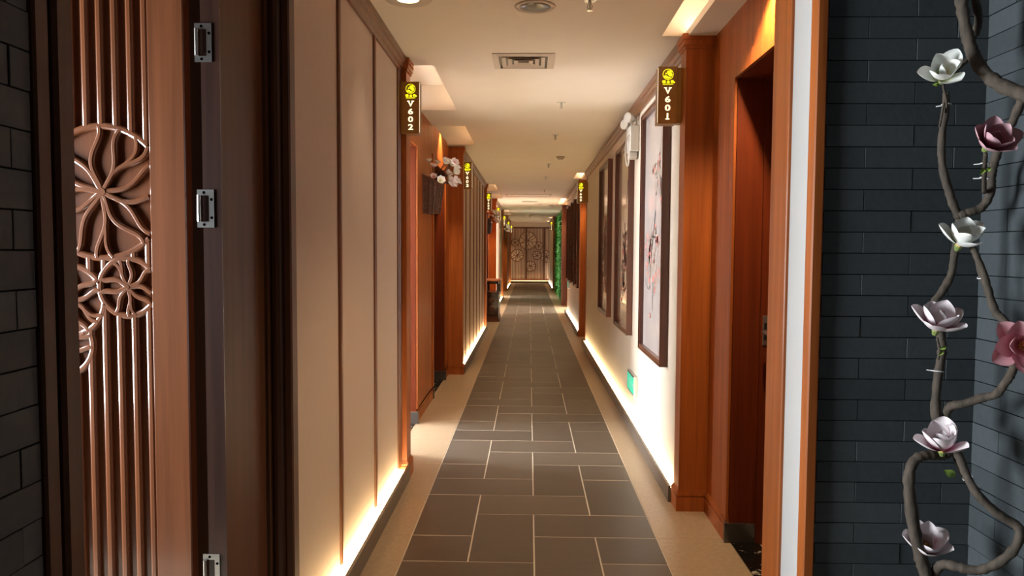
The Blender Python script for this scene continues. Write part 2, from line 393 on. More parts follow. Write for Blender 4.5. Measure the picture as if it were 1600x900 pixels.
# ------------------------------------------------------------------ door recesses
OPEN_TOP = 2.21
def niche(s, y0, y1, openings, closed):
    nm = 'wall_left' if s < 0 else 'wall_right'
    xn = NICH[s]; xb = xn+s*.2
    segs = []; c = y0
    for a, b_ in openings: segs.append((c, a)); c = b_
    segs.append((c, y1))
    m_ = MB()
    for a, b_ in segs: m_.box(xn, xb, a, b_, 0, 2.56)
    for a, b_ in openings: m_.box(xn, xb, a, b_, OPEN_TOP, 2.56)
    w_ = struct(m_.build(nm, 'wood'))
    for i, (a, b_) in enumerate(segs):
        oa = .02 if i > 0 else 0; ob = .02 if i < len(segs)-1 else 0
        if b_-a-oa-ob > .03:
            m_ = MB(); stack(m_, xn, xn+s*.01, a+oa, b_-ob, BASE, 1 if s > 0 else 0, 0 if s > 0 else 1, 0, 0); m_.build('baseboard', 'wood', w_)
    for i, (a, b_) in enumerate(openings):
        for y, d in ((a, -1), (b_, 1)):              # steel-faced kick blocks at the foot of both jambs
            m_ = MB(); m_.box(xn-s*.017, xn+s*.15, y-d*.004, y+d*.022, 0, .094)
            m_.build('kick_plate', 'kick_metal', w_)
            MB().box(xn-s*.018, xn+s*.151, y-d*.005, y+d*.0225, .094, .0975).build('kick_plate_edge', 'steel', w_)
        cs = .012                                    # moulded architrave round the opening
        ar = MB()
        for (ya, yb, za, zb) in ((a-.07, a, .12, OPEN_TOP+.07), (b_, b_+.07, .12, OPEN_TOP+.07), (a, b_, OPEN_TOP, OPEN_TOP+.07)):
            ar.box(xn-s*cs, xn+s*.004, ya, yb, za, zb)
        ar.build('architrave', 'wood', w_)
        rb = MB()                                    # rebate step inside the jambs
        rb.box(xn+s*.128, xb, b_-.016, b_, 0, OPEN_TOP); rb.box(xn+s*.128, xb, a, a+.016, 0, OPEN_TOP); rb.box(xn+s*.128, xb, a, b_, OPEN_TOP-.016, OPEN_TOP)
        rb.build('door_stop', 'wood_door', w_)
        ln = MB(); ln.box(xn+s*.002, xn+s*.127, b_-.003, b_, .10, OPEN_TOP-.0); ln.box(xn+s*.002, xn+s*.127, a, a+.003, .10, OPEN_TOP); ln.box(xn+s*.002, xn+s*.127, a, b_, OPEN_TOP-.003, OPEN_TOP)
        ln.build('jamb_lining', 'wood_door', w_)
        sp = MB(); sp.cbox(xn+s*.150-.012, xn+s*.150+.012, b_-.020, b_-.0155, .96, 1.10, .001)
        spo = sp.build('strike_plate', 'steel', w_)
        hl = MB(); hl.box(xn+s*.150-.006, xn+s*.150+.006, b_-.0206, b_-.0200, .985, 1.01); hl.box(xn+s*.150-.006, xn+s*.150+.006, b_-.0206, b_-.0200, 1.03, 1.065)
        hl.build('latch_hole', 'black', spo, origin=(0, 0, 0))
        MB().box(xn+s*.012, xn+s*.145, a, b_, -.01, .006).build('threshold', 'marble_black', floor)
    return w_
def door(n, s, a, b_):
    xn = NICH[s]+s*.172
    d_ = struct(MB().box(xn, xn+s*.045, a+.016, b_-.016, .012, OPEN_TOP-.016).build('door_%d' % n, 'wood_door'))
    for z0, z1 in ((.18, .85), (1.05, 2.05)):
        m_ = MB(); ya, yb = a+.13, b_-.13
        for q in ((ya, ya+.02, z0, z1), (yb-.02, yb, z0, z1), (ya+.02, yb-.02, z0, z0+.02), (ya+.02, yb-.02, z1-.02, z1)):
            m_.box(xn-s*.008, xn, *q)
        m_.build('panel_moulding', 'wood_door', d_)
    m_ = MB(); m_.cbox(min(xn, xn-s*.008), max(xn, xn-s*.008), b_-.10, b_-.05, .93, 1.13, .002)
    m_.tube([(xn-s*.008, b_-.075, 1.03), (xn-s*.05, b_-.075, 1.03), (xn-s*.055, b_-.09, 1.03), (xn-s*.055, b_-.19, 1.03)], .009)
    m_.build('door_handle', 'steel', d_)
    return d_
NL1 = niche(-1, 4.52, 8.12, [(4.92, 5.79), (6.80, 7.75)], False)
NL2 = niche(-1, 12.76, 16.30, [(13.1, 14.0), (14.98, 15.93)], True)
NL3 = niche(-1, 20.89, 24.50, [(21.2, 22.1), (23.1, 24.1)], True)
NL4 = niche(-1, 29.04, END_Y, [(29.3, 30.2)], True)
NR1 = niche(1, 2.45, 3.90, [(2.58, 3.47)], True)
NR2 = niche(1, 10.80, 11.80, [(10.9, 11.7)], True)
NR3 = niche(1, 16.08, 18.45, [(16.25, 17.9)], False)
NR4 = struct(MB().box(.965, 1.165, 18.58, 25.07, 0, 2.56).build('wall_right', 'wood'))
struct(MB().box(.815, 1.06, 18.45, 18.58, 0, CEIL).build('trim_2', 'wood_frame'))
nd = 0
for s, a, b_ in ((1, 2.58, 3.47), (-1, 6.80, 7.75), (-1, 13.1, 14.0), (-1, 14.98, 15.93), (-1, 23.1, 24.1), (-1, 29.3, 30.2), (1, 10.9, 11.7)):
    nd += 1; door(nd, s, a, b_)
# rooms behind the open doors (daylight enters the corridor through them)
def room(s, ya, yb, depth):
    x0 = NICH[s]+s*.2; x1 = s*depth
    m_ = MB(); m_.box(x1, x1+s*.1, ya, yb, 0, 2.6); m_.box(x0, x1, ya-.1, ya, 0, 2.6); m_.box(x0, x1, yb, yb+.1, 0, 2.6); m_.box(x0, x1, ya-.1, yb+.1, 2.6, 2.7)
    m_.box(x0, x0+s*.02, ya, 0, 0, 0)
    struct(m_.build('wall_left' if s < 0 else 'wall_right', 'white_paint'))
room(-1, 4.2, 6.7, 4.3); room(1, 15.9, 18.3, 3.6); room(-1, 20.5, 22.6, 3.6)

# ------------------------------------------------------------------ ceiling with light pockets over the door recesses
POCKETS = {-1: [(4.565, 6.02), (6.757, 7.985), (12.80, 14.25), (15.0, 16.2), (21.0, 22.4), (23.0, 24.3), (29.2, 30.3)],
           1: [(2.50, 3.955), (10.85, 11.76), (16.2, 18.3), (25.55, 26.5), (29.0, 30.2)]}  # last pocket on each side added to brighten the end screen
cm = MB()
for s in (-1, 1):
    cuts = sorted(POCKETS[s]); y = 2.36
    xe = s*1.25; xp = POCK[s]
    for a, b_ in cuts:
        cm.box(xp, xe, y, a, CEIL, CEIL+.05)
        xi = xp+.14 if s < 0 else xp
        cm.box(xi-s*.05, xe, a-.03, b_+.03, CEIL+.20, CEIL+.24)                       # pocket top
        cm.box(xi-s*.05, xi, a-.03, b_+.03, CEIL+.05, CEIL+.20)                       # inner side
        if s < 0: cm.box(xp, xi, a-.03, a, CEIL+.05, CEIL+.20); cm.box(xp, xi, b_, b_+.03, CEIL+.05, CEIL+.20)
        cm.box(xp, xe, a-.03, a, CEIL+.05, CEIL+.20); cm.box(xp, xe, b_, b_+.03, CEIL+.05, CEIL+.20)
        y = b_
    cm.box(xp, xe, y, END_Y+.5, CEIL, CEIL+.05)
cm.box(POCK[-1], POCK[1], 2.36, END_Y+.5, CEIL, CEIL+.05)
ceiling = struct(cm.build('ceiling', 'ceiling_paint'))
def washer(xc, yc, z, tx, pw, size, blend, par):
    rg = MB().lathe([(.030, 0), (.036, -.003), (.040, -.001), (.040, 0)], (xc, yc, z)).build('downlight_ring', 'steel', par)
    MB().lathe([(0, -.0005), (.029, -.0005)], (xc, yc, z)).build('lamp_lens', 'lamp_lens', rg, origin=(0, 0, 0))
    spot('recess_downlight', (xc, yc, z-.007), (tx, yc, 0), pw, WARM, size, blend)
for a, b_ in POCKETS[1]:
    MB().box(LEDG[1], NICH[1]+.005, a, b_, 2.522, 2.56).build('light_ledge', 'ceiling_paint', ceiling)
    MB().box(LEDG[1]+.03, LEDG[1]+.05, a+.02, b_-.02, 2.561, 2.568).build('led_strip', 'led_cove', ceiling)
    for yc in ([(a+b_)/2] if b_-a < 1.6 else [a+.35, b_-.35]):
        if a == 2.50: washer(.850, 2.93, 2.522, .93, 50, 124, .5, ceiling)
        else: washer(.90, yc, 2.522, .91, 30, 110, .5, ceiling)
for a, b_ in POCKETS[-1]:
    MB().box(-.535, -.515, a+.02, b_-.02, CEIL+.051, CEIL+.058).build('led_strip', 'pocket_fill_glow', ceiling)  # hidden glowing strip added above the board to brighten the left pockets
    for yc in ([(a+b_)/2] if b_-a < 1.47 else [a+.4, b_-.3]):
        washer(-.80, yc-(.14 if a == 4.565 else 0), CEIL+.199, -.82, {4.565: 16, 6.757: 50}.get(a, 60), 75, .5, ceiling)

# header above the corridor entrance and lobby shell
struct(MB().box(-6, 6, -4, 2.36, 2.95, 3.0).build('ceiling', 'wood_dark'))
struct(MB().box(-3.2, 3.0, 2.13, 2.36, 2.42, 2.95).build('wall_front', 'white_paint'))
struct(MB().box(-3.2, 3.0, -3.1, -3.0, 0, 2.95).build('wall_back', 'wood_dark'))
struct(MB().box(-2.8, -2.62, -3.0, 2.36, 0, 2.95).build('wall_left', 'wood_dark'))

# ------------------------------------------------------------------ corridor entrance: right pier with reveal, black brick alcove
pier = struct(MB().box(.800, 1.30, 2.112, 2.40, 0, 2.95).build('wall_front', 'reveal_paint'))
MB().cbox(.796, .827, 2.080, 2.130, 0, 2.95, .004).build('corner_trim', 'wood', pier)
m_ = MB(); m_.cbox(.789, .83, 2.272, 2.310, 0, 2.9, .003); m_.cbox(.794, .83, 2.310, 2.44, 0, 2.9, .002); m_.build('door_casing', 'wood', pier)
MB().box(.828, 1.28, 2.108, 2.112, 0, 2.95).build('mortar_bed', 'mortar', pier)
BH = .06; BL = .245
def brick_mesh(l, axis):
    m_ = MB()
    if axis == 'x': m_.cbox(.0008, l-.0008, -.012, 0, .0011, BH-.0011, .0007)
    else: m_.cbox(-.012, 0, .0008, l-.0008, .0011, BH-.0011, .0007)
    me = bpy.data.meshes.new('brick'); me.from_pydata(m_.v, [], m_.f); me.materials.append(MATS['brick_black']); return me
_bm = {}
def brick(parent, l, axis, loc):
    k = (round(l, 4), axis)
    if k not in _bm: _bm[k] = brick_mesh(l, axis)
    o = bpy.data.objects.new('brick', _bm[k]); COL.objects.link(o); o.parent = parent; o.location = loc
def courses(parent, axis, lo, hi, ja, jb, place, z0=-.04, z1=2.9):
    k = 0; z = z0
    while z+BH < z1:
        if z >= -.05:
            j = ja if k % 2 == 0 else jb
            c = j-math.ceil((j-lo)/BL)*BL
            while c < hi-1e-4:
                a, b_ = max(c, lo), min(c+BL, hi)
                if b_-a > .01: brick(parent, b_-a, axis, place(a, z, random.uniform(-.0012, .0012)))
                c += BL
        k += 1; z += BH
courses(pier, 'x', .829, 1.284, .945, 1.078, lambda a, z, r: (a, 2.108+r, z))
wr = struct(MB().box(1.284, 1.50, -3.0, 2.112, 0, 2.95).build('wall_right', 'mortar'))
courses(wr, 'y', .90, 2.096, 1.86, 1.98, lambda a, z, r: (1.284+r, a, z))
# left near wall of black brick, ending in a wooden casing
wl = struct(MB().box(-.775, -.92, -.6, 1.16, 0, 2.95).build('wall_left', 'mortar'))
courses(wl, 'y', -.12, 1.110, .70, .82, lambda a, z, r: (-.763+r, a, z), z0=.02)
m_ = MB(); m_.cbox(-.80, -.756, 1.112, 1.148, 0, 2.9, .004); m_.cbox(-.80, -.750, 1.153, 1.20, 0, 2.9, .006); m_.box(-.92, -.80, 1.16, 1.20, 0, 2.9)
m_.build('wall_end_casing', 'wood_jamb', wl)
# left jamb of the corridor entrance
jamb = struct(MB().box(-.90, -.848, 2.004, 2.315, 0, 2.9).build('trim_1', 'wood_jamb'))
MB().box(-.90, -.848, 2.0, 2.004, 0, 2.9).build('jamb_front_shade', 'wood_black', jamb)  # jamb's own front face, its shade painted in as darker wood
m_ = MB(); m_.box(-.90, -.838, 2.315, 2.345, 0, 2.9)
m_.build('casing_recess', 'wood_dark', jamb)
m_ = MB(); m_.tube([(-.822, 2.37, 0), (-.822, 2.37, 2.9)], .024, 12); m_.cbox(-.80, -.772, 2.352, 2.41, 0, 2.9, .005); m_.box(-.9, -.80, 2.372, 2.41, 0, 2.9)
m_.build('door_casing', 'wood_jamb', jamb)
struct(MB().box(-3.0, -.90, 2.13, 2.40, 0, 2.95).build('wall_front', 'wood_dark'))

# ------------------------------------------------------------------ carved door leaf and carved end screen
def lotus(mb, cx, cz, R, y0, h, clip, rim_w, vein_w, nv, rot, seed, others=(), top=0):
    rnd = random.Random(seed)
    def run(pts, wd, h):
        cur = []
        for p in pts:
            ok = clip[0] <= p[0] <= clip[1] and clip[2] <= p[1] <= clip[3] and all(math.hypot(p[0]-a, p[1]-b_) > r_ for a, b_, r_ in others)
            if ok: cur.append(p)
            else:
                if len(cur) > 1: mb.bar(cur, wd, y0, h, top)
                cur = []
        if len(cur) > 1: mb.bar(cur, wd, y0, h, top)
    hh = [h]
    def bar_(pts, wd):
        hh[0] += h*.006; run(pts, wd, hh[0])
    bar_([(cx+R*math.cos(2*PI*k/72), cz+R*math.sin(2*PI*k/72)) for k in range(73)], rim_w)
    hr = R*.075
    if clip[0] < cx-hr and cx+hr < clip[1]:
        n = 14; mb.add([(cx+hr*math.cos(2*PI*k/n), y0, cz+hr*math.sin(2*PI*k/n)) for k in range(n)]+[(cx+hr*.8*math.cos(2*PI*k/n), y0-h*1.16, cz+hr*.8*math.sin(2*PI*k/n)) for k in range(n)],
                       [(k, (k+1) % n, n+(k+1) % n, n+k) for k in range(n)]+[tuple(range(n, 2*n))])
    for i in range(nv):
        a = rot+2*PI*i/nv+rnd.uniform(-.1, .1); A = (1 if i % 2 else -1)*rnd.uniform(.10, .20); ph = rnd.uniform(-.2, .5)
        f = lambda t, q=0.0: (cx+R*t*math.cos(a+A*math.sin(ph+t*5.2)+q*max(0, t-.5)), cz+R*t*math.sin(a+A*math.sin(ph+t*5.2)+q*max(0, t-.5)))
        bar_([f(.05+.95*k/24) for k in range(25)], [vein_w*(1.15-.3*abs(k-12)/12) for k in range(25)] if False else vein_w)
        if i % 4 == 1: bar_([f(.5+.5*k/12, .5) for k in range(13)], vein_w*.85)
def carved_panel(parent, x0, x1, z0, z1, yb, circles, pitch, rib_w, rib_h, backm, ribm, vein_w, rim_w, nv=13, seed=1, ox=0.0, top=0):
    MB().box(x0, x1, yb, yb+.006, z0, z1).build('backing_panel', backm, parent)
    k = math.floor((x0-ox)/pitch)
    while ox+k*pitch < x1:
        x = ox+k*pitch; k += 1
        if x-rib_w/2 < x0 or x+rib_w/2 > x1: continue
        cut = sorted((cz-math.sqrt(R*R-(x-cx)**2), cz+math.sqrt(R*R-(x-cx)**2)) for cx, cz, R in circles if abs(x-cx) < R)
        z = z0
        for a, b_ in cut+[(z1, z1)]:
            if a > z+.004: MB().bar([(x, z), (x, min(a, z1))], rib_w, yb, rib_h, top).build('rib', ribm, parent)
            z = max(z, b_)
    for i, (cx, cz, R) in enumerate(circles):
        mb = MB(); lotus(mb, cx, cz, R, yb, rib_h*1.02, (x0+.002, x1-.002, z0, z1), rim_w, vein_w, nv if R > vein_w*10 else 9, .3+i, seed+i,
                         [c for j, c in enumerate(circles) if j < i], top)
        mb.build('lotus_carving', ribm, parent)

LY = 2.03
leaf = thing('folding_door', 'carved brown wooden door leaf with raised ribs and lotus leaves beside the left black brick wall', 'door', (-1.17, LY, .015))
lx0, lx1 = -1.40, -.962
def bx(x0, x1, y0, y1, z0, z1, name, m, p, c=.003): return MB().cbox(x0, x1, y0, y1, z0, z1, c).build(name, m, p)
bx(lx1-.102, lx1, LY, LY+.042, .015, 2.36, 'stile', 'wood_carved', leaf)
bx(lx0, lx0+.08, LY, LY+.042, .015, 2.36, 'stile', 'wood_carved', leaf)
bx(lx0+.08, lx1-.102, LY, LY+.042, 2.26, 2.36, 'rail', 'wood_carved', leaf)
bx(lx0+.08, lx1-.102, LY, LY+.042, .015, .14, 'rail', 'wood_carved', leaf)
def pc(px, py, r, Y): q = at(px, py, Y); return (q.x, q.z, r*Y/F_PX)
circ = [pc(157, 300, 104, LY), pc(198, 449, 46, LY), pc(106, 470, 56, LY), pc(96, 540, 48, LY)]
carved_panel(leaf, lx0+.08, lx1-.102, .14, 2.26, LY+.020, circ, .0425, .021, .014, 'wood_carved', 'wood_carved', .0165, .020, 13, 5, ox=lx1-.102-.012)
# hinges between leaf and jamb
hin = None
for k, py in enumerate((67, 326, 893)):
    z = at(320, py, 2.0).z
    h_ = MB(); h_.box(-.915, -.868, 1.9965, 1.9995, z-.052, z-.036); h_.box(-.915, -.868, 1.9965, 1.9995, z+.036, z+.052); h_.box(-.882, -.868, 1.9965, 1.9995, z-.036, z+.036)
    h_.tube([(-.908, 1.992, z-.036), (-.908, 1.992, z+.036)], .005, 8)
    ho = h_.build('hinge', 'steel', jamb)
    sc_ = MB()
    for dx, dz in ((-.896, .044), (-.875, .025), (-.875, -.025), (-.896, -.044)): sc_.lathe([(0, 0), (.004, 0)], (dx, 1.9962, z+dz), (0, -1, 0), 10)
    sc_.build('screw', 'black', ho, origin=(0, 0, 0))

# end of the corridor
we = struct(MB().box(-1.3, 1.3, END_Y+.02, END_Y+.2, 0, CEIL).build('wall_end', 'wall_paint'))
MB().box(-.92, 1.0, END_Y-.05, END_Y+.02, 2.345, CEIL).build('header', 'ceiling_paint', we)
MB().box(-.92, 1.0, END_Y-.13, END_Y-.115, 0, .085).build('plinth', 'plinth_stone', we)
MB().box(-.92, 1.0, END_Y-.105, END_Y-.085, .06, .075).build('led_strip', 'led_warm', we)
scr = thing('carved_screen', 'openwork brown lotus screen closing the far end of the corridor', 'screen', (.05, END_Y, .10))
sx = [-.815, -.134, .617, .93]
for x in sx: bx(x-.035, x+.035, END_Y-.055, END_Y+.015, .11, 2.345, 'stile', 'wood_frame', scr)
bx(-.85, .965, END_Y-.05, END_Y+.015, 2.29, 2.345, 'rail', 'wood_frame', scr); bx(-.85, .965, END_Y-.05, END_Y+.015, .11, .16, 'rail', 'wood_frame', scr)
ecirc = [pc(*c, END_Y) for c in ((825, 376, 13.5), (808, 399, 9.5), (804.7, 379, 5.6), (829, 416, 8), (854, 401, 9), (842, 384, 6), (839, 399, 6.5))]
for i in range(3):
    a, b_ = sx[i]+.035, sx[i+1]-.035
    carved_panel(scr, a, b_, .16, 2.29, END_Y-.005, ecirc, .062, .026, .02, 'screen_paper', 'wood_slat', .022, .032, 13, 30, ox=a+.02, top=.7)

# ------------------------------------------------------------------ room number signs
def text_mesh(body, size, bold):
    cu = bpy.data.curves.new('t', 'FONT'); cu.body = body; cu.size = size; cu.align_x = 'CENTER'; cu.align_y = 'CENTER'; cu.offset = bold; cu.extrude = .0006; cu.resolution_u = 3
    o = bpy.data.objects.new('t', cu); COL.objects.link(o)
    dg = bpy.context.evaluated_depsgraph_get(); me = o.evaluated_get(dg).to_mesh()
    vs = [v.co.copy() for v in me.vertices]; fs = [tuple(p.vertices) for p in me.polygons]
    o.evaluated_get(dg).to_mesh_clear(); bpy.data.objects.remove(o); bpy.data.curves.remove(cu)
    return vs, fs
_glyph = {}
def glyph(ch):
    if ch not in _glyph: _glyph[ch] = text_mesh(ch, .046, .0014)
    return _glyph[ch]
def sign(s, y, number, label, xin=None, zb=2.088):
    H = .305; Wd = .103
    x0, x1 = (-.760, -.657) if s < 0 else (.688, .791)
    if xin is not None: x1, x0 = (xin, xin-Wd) if s > 0 else (xin+Wd, xin)
    cx = (x0+x1)/2
    t = thing('room_sign', label, 'sign', (cx, y, zb), 'lit room number signs along the corridor')
    MB().cbox(x0, x1, y, y+.09, zb, zb+H, .003).build('sign_box', 'sign_brown', t)
    xw = FACE[s]
    MB().cbox(min(x1 if s > 0 else xw, xw if s > 0 else x0), max(x1 if s > 0 else xw, xw if s > 0 else x0), y+.012, y+.078, zb+.004, zb+H-.004, .003).build('mounting_bracket', 'sign_brown', t)
    xe = x1 if s < 0 else x0
    MB().box(xe-.0012 if s > 0 else xe, xe if s > 0 else xe+.0012, y+.004, y+.010, zb+.008, zb+H-.008).build('glow_edge', 'sign_white', t)
    yf = y-.0008
    m_ = MB(); zc = zb+H-.043; R = .0275                    # round emblem: ring with a cloud and a hill shape inside
    m_.bar([(cx+R*math.cos(2*PI*k/28), zc+R*math.sin(2*PI*k/28)) for k in range(29)], .0035, y, .001, 1)
    def blob(ox, oz, a, b_, rot, n=12):
        vs = [(cx+ox+a*math.cos(q)*math.cos(rot)-b_*math.sin(q)*math.sin(rot), yf, zc+oz+a*math.cos(q)*math.sin(rot)+b_*math.sin(q)*math.cos(rot)) for q in [2*PI*k/n for k in range(n)]]
        m_.add(vs, [tuple(range(n))])
    blob(.008, .004, .019, .011, -.9); blob(.010, .014, .009, .007, .2); blob(-.010, -.013, .013, .007, -.35); blob(-.011, .004, .005, .005, 0); blob(.004, -.018, .010, .004, .1)
    # small word mark: three brush glyphs over a thin line of tiny lettering
    zt = zb+H-.083
    for gx, st in ((-.020, ((-.013, .003, -.001, .006), (-.006, .007, -.007, -.007), (-.002, .006, .006, .005), (.002, .007, .001, -.007), (-.007, -.001, .006, 0), (.006, .006, .006, -.006), (-.007, -.006, .006, -.006))),
                   (.001, ((0, .008, -.001, -.006), (-.006, .002, .007, .003), (-.006, -.006, .006, -.006), (-.005, .002, -.006, -.006), (.006, .003, .006, -.006))),
                   (.023, ((-.007, .006, .006, .007), (-.007, .006, -.006, -.006), (-.002, .007, -.002, -.006), (-.006, 0, .009, .001), (.004, .007, .004, -.006), (.004, -.006, .014, -.003), (.009, .001, .014, -.002)))):
        for x_, z_, x2, z2 in st: m_.bar([(cx+gx+x_, zt+z_), (cx+gx+x2, zt+z2)], .0032, y, .001, 1)
    m_.bar([(cx-.028, zt-.0135), (cx+.028, zt-.0125)], .004, y, .001, 1)
    m_.build('emblem', 'sign_yellow', t, recalc=False)
    m_ = MB()
    for i, ch in enumerate(number):
        zz = zb+H-.1295-i*.0455
        vs, fs = glyph(ch); xs = [v.x for v in vs]; zs = [v.y for v in vs]; mx_, mz = (min(xs)+max(xs))/2, (min(zs)+max(zs))/2
        sxx = .036/(max(xs)-min(xs)) if ch == 'V' else (.030/(max(xs)-min(xs)) if ch != '1' else 1.25)
        sz = .034/(max(zs)-min(zs))
        m_.add([(cx+(v.x-mx_)*sxx, yf-v.z, zz+(v.y-mz)*sz) for v in vs], fs)
        if ch == 'V':
            for q in (-.0125, .0125): m_.box(cx+q-.0085, cx+q+.0085, y-.0014, y-.0002, zz+.013, zz+.017)
        if ch == '1': m_.box(cx-.012, cx+.012, y-.0014, y-.0002, zz-.017, zz-.0125)
    m_.build('room_number', 'sign_white', t)
    return t
sign(-1, 4.355, 'V602', 'brown lit sign reading V602 at the end of the nearest left panelled wall')
sign(1, 3.995, 'V601', 'brown lit sign reading V601 above the nearest right framed painting')
sign(-1, 8.32, 'V603', 'second lit room sign from the front on the left, beside the first flower basket')
sign(-1, 12.62, 'V605', 'third lit room sign from the front on the left, above the console table', zb=2.07)
sign(-1, 16.5, 'V606', 'fourth lit room sign from the front on the left wall', zb=2.05)
sign(-1, 20.6, 'V607', 'fifth lit room sign from the front on the left wall', zb=2.05)
sign(-1, 24.7, 'V608', 'sixth lit room sign from the front on the left wall', zb=2.05)
sign(-1, 28.8, 'V609', 'farthest lit room sign on the left, next to the end screen', zb=2.05)
sign(1, 10.62, 'V609', 'lit room sign on the right by the second wooden pilaster', zb=2.08)
sign(1, 25.0, 'V610', 'farthest lit room sign on the right, past the green ivy wall', xin=.80, zb=2.06)

# ------------------------------------------------------------------ framed paintings on the right wall
def picture(y0, y1, z0, z1, label, seed, paper, deep=.045):
    f = FACE[1]; t = thing('framed_painting', label, 'painting', (f, (y0+y1)/2, z0), 'framed plum blossom paintings on the right wall')
    fw = .035; xf = f-deep
    m_ = MB()
    for q in ((y0, y0+fw, z0, z1), (y1-fw, y1, z0, z1), (y0+fw, y1-fw, z0, z0+fw), (y0+fw, y1-fw, z1-fw, z1)): m_.box(xf, f, *q)
    for q in ((y0, y0+.012, z0, z1), (y1-.012, y1, z0, z1), (y0+.012, y1-.012, z0, z0+.012), (y0+.012, y1-.012, z1-.012, z1)): m_.box(xf-.005, xf, *q)
    m_.build('frame', 'wood_frame', t)
    xp = f-.018
    MB().box(xp, f, y0+fw, y1-fw, z0+fw, z1-fw).build('print', paper, t)
    rnd = random.Random(seed); ink = MB(); wash = MB(); bl = MB(); H = z1-z0; Wd = y1-y0
    ylo, yhi, zlo, zhi = y0+fw+.01, y1-fw-.01, z0+fw+.01, z1-fw-.01
    def stroke(mb, pts, w0, w1):
        pts = [p for p in pts if ylo < p[0] < yhi and zlo < p[1] < zhi]
        if len(pts) < 2: return
        vs = []; n = len(pts)
        for i, (y, z) in enumerate(pts):
            a, b2 = pts[max(i-1, 0)], pts[min(i+1, n-1)]; ty, tz = b2[0]-a[0], b2[1]-a[1]; L = math.hypot(ty, tz) or 1
            w2 = (w0+(w1-w0)*i/(n-1))/2*rnd.uniform(.7, 1.2)
            vs += [(xp-.0006, y-tz/L*w2, z+ty/L*w2), (xp-.0006, y+tz/L*w2, z-ty/L*w2)]
        mb.add(vs, [(2*i, 2*i+2, 2*i+3, 2*i+1) for i in range(n-1)])
    def grow(y, z, an, ln, wd, dep):
        pts = [(y, z)]
        for k in range(10):
            an += rnd.uniform(-.32, .32); y += math.cos(an)*ln/10; z += math.sin(an)*ln/10; pts.append((y, z))
            if dep and rnd.random() < .34: grow(y, z, an+rnd.choice((-1, 1))*rnd.uniform(.5, 1.1), ln*.5, wd*.55, dep-1)
            if dep < 2 and rnd.random() < .42:
                oy, oz, r_ = y+rnd.uniform(-.05, .05), z+rnd.uniform(-.04, .04), rnd.uniform(.014, .038)
                if ylo+.02 < oy < yhi-.02 and zlo+.02 < oz < zhi-.02:
                    n = 9; (bl if rnd.random() < .45 else wash).add([(xp-.0009, oy+r_*math.cos(q)*rnd.uniform(.7, 1.1), oz+.8*r_*math.sin(q)*rnd.uniform(.7, 1.1)) for q in [2*PI*i/n for i in range(n)]], [tuple(range(n))])
        stroke(ink if dep != 1 else wash, pts, wd, wd*.4)
    grow(y0+Wd*.22, z1-H*.30, -1.50, H*.50, .060, 2); grow(y0+Wd*.30, z1-H*.20, -1.65, H*.42, .036, 2)
    grow(y0+Wd*.45, z1-H*.42, -1.4, H*.32, .034, 2); grow(y0+Wd*.62, z1-H*.45, -1.6, H*.30, .028, 1)
    grow(y0+Wd*.2, z1-H*.1, -1.5, H*.28, .040, 1)
    for k in range(9): stroke(ink, [(y0+Wd*.52+rnd.uniform(-.006, .006), z0+H*.30-k*.022), (y0+Wd*.52+rnd.uniform(-.012, .012), z0+H*.30-k*.022-.014)], .035, .02)
    if ink.v: ink.build('ink_branches', 'ink', t, recalc=False)
    if wash.v: wash.build('ink_wash', 'ink_wash', t, recalc=False)
    if bl.v: bl.build('painted_blossoms', 'blossom_print', t, recalc=False)
    MB().lathe([(0, 0), (.018, 0), (.018, .004)], (xp-.004, y0+Wd*.62, z0+H*.16), (1, 0, 0), 6).build('seal_mark', 'blossom_print', t)
    return t
picture(4.43, 5.31, .695, 2.365, 'tall painting in dark frame nearest the camera, ink plum branches on pale lilac paper', 3, 'print_paper')
picture(5.95, 6.86, .710, 2.315, 'second framed painting on right wall, below the twin emergency lamp', 8, 'print_paper_warm')
picture(7.50, 8.45, .715, 2.335, 'third framed painting on right wall, last before the second wooden pilaster', 12, 'print_paper_warm')
nth = ('nearest', 'second', 'third', 'farthest')
for k in range(4):
    picture(12.28+.95*k, 12.98+.95*k, .76, 2.32, nth[k]+' of the four narrow framed paintings beyond the second right pilaster', 20+k, 'print_paper')

# ------------------------------------------------------------------ emergency twin lamp, exit sign
f = FACE[1]
t = thing('emergency_lamp', 'white twin head emergency lamp with looped cable above the second right painting', 'lamp', (f, 5.80, 2.13))
MB().cbox(.770, f, 5.70, 5.90, 2.17, 2.37, .008).build('battery_case', 'white_plastic', t)
MB().cbox(.775, f-.01, 5.74, 5.86, 2.12, 2.17, .006).build('lower_case', 'white_plastic', t)
for y, z, x in ((5.75, 2.43, .775), (5.88, 2.40, .765)):
    hd = MB().lathe([(.004, -.045), (.026, -.040), (.036, -.015), (.040, .02), (.040, .03), (.034, .03)], (x, y, z), (-.75, -.62, .05), 20).build('lamp_head', 'white_plastic', t, smooth=True)
    MB().lathe([(0, .028), (.033, .026)], (x, y, z), (-.75, -.62, .05), 16).build('lens', 'lamp_lens' if False else 'steel', hd, origin=t.location)
    MB().tube([(x+.01, y+.005, z-.03), (x+.02, y, 2.365)], .008, 8).build('swivel', 'white_plastic', t)
pts = [(.76+.012*math.sin(q*.5), 5.80+.085*math.cos(q), 2.20+.135*math.sin(q)) for q in [PI+PI*k/16 for k in range(17)]]
MB().tube([(.768, 5.72, 2.30)]+pts+[(.768, 5.885, 2.30)], .0055, 8).build('cable', 'white_plastic', t, smooth=True)
MB().lathe([(0, 0), (.02, 0), (.02, .004)], (.766, 5.80, 2.28), (1, 0, 0), 16).build('indicator', 'vent_paint', t)

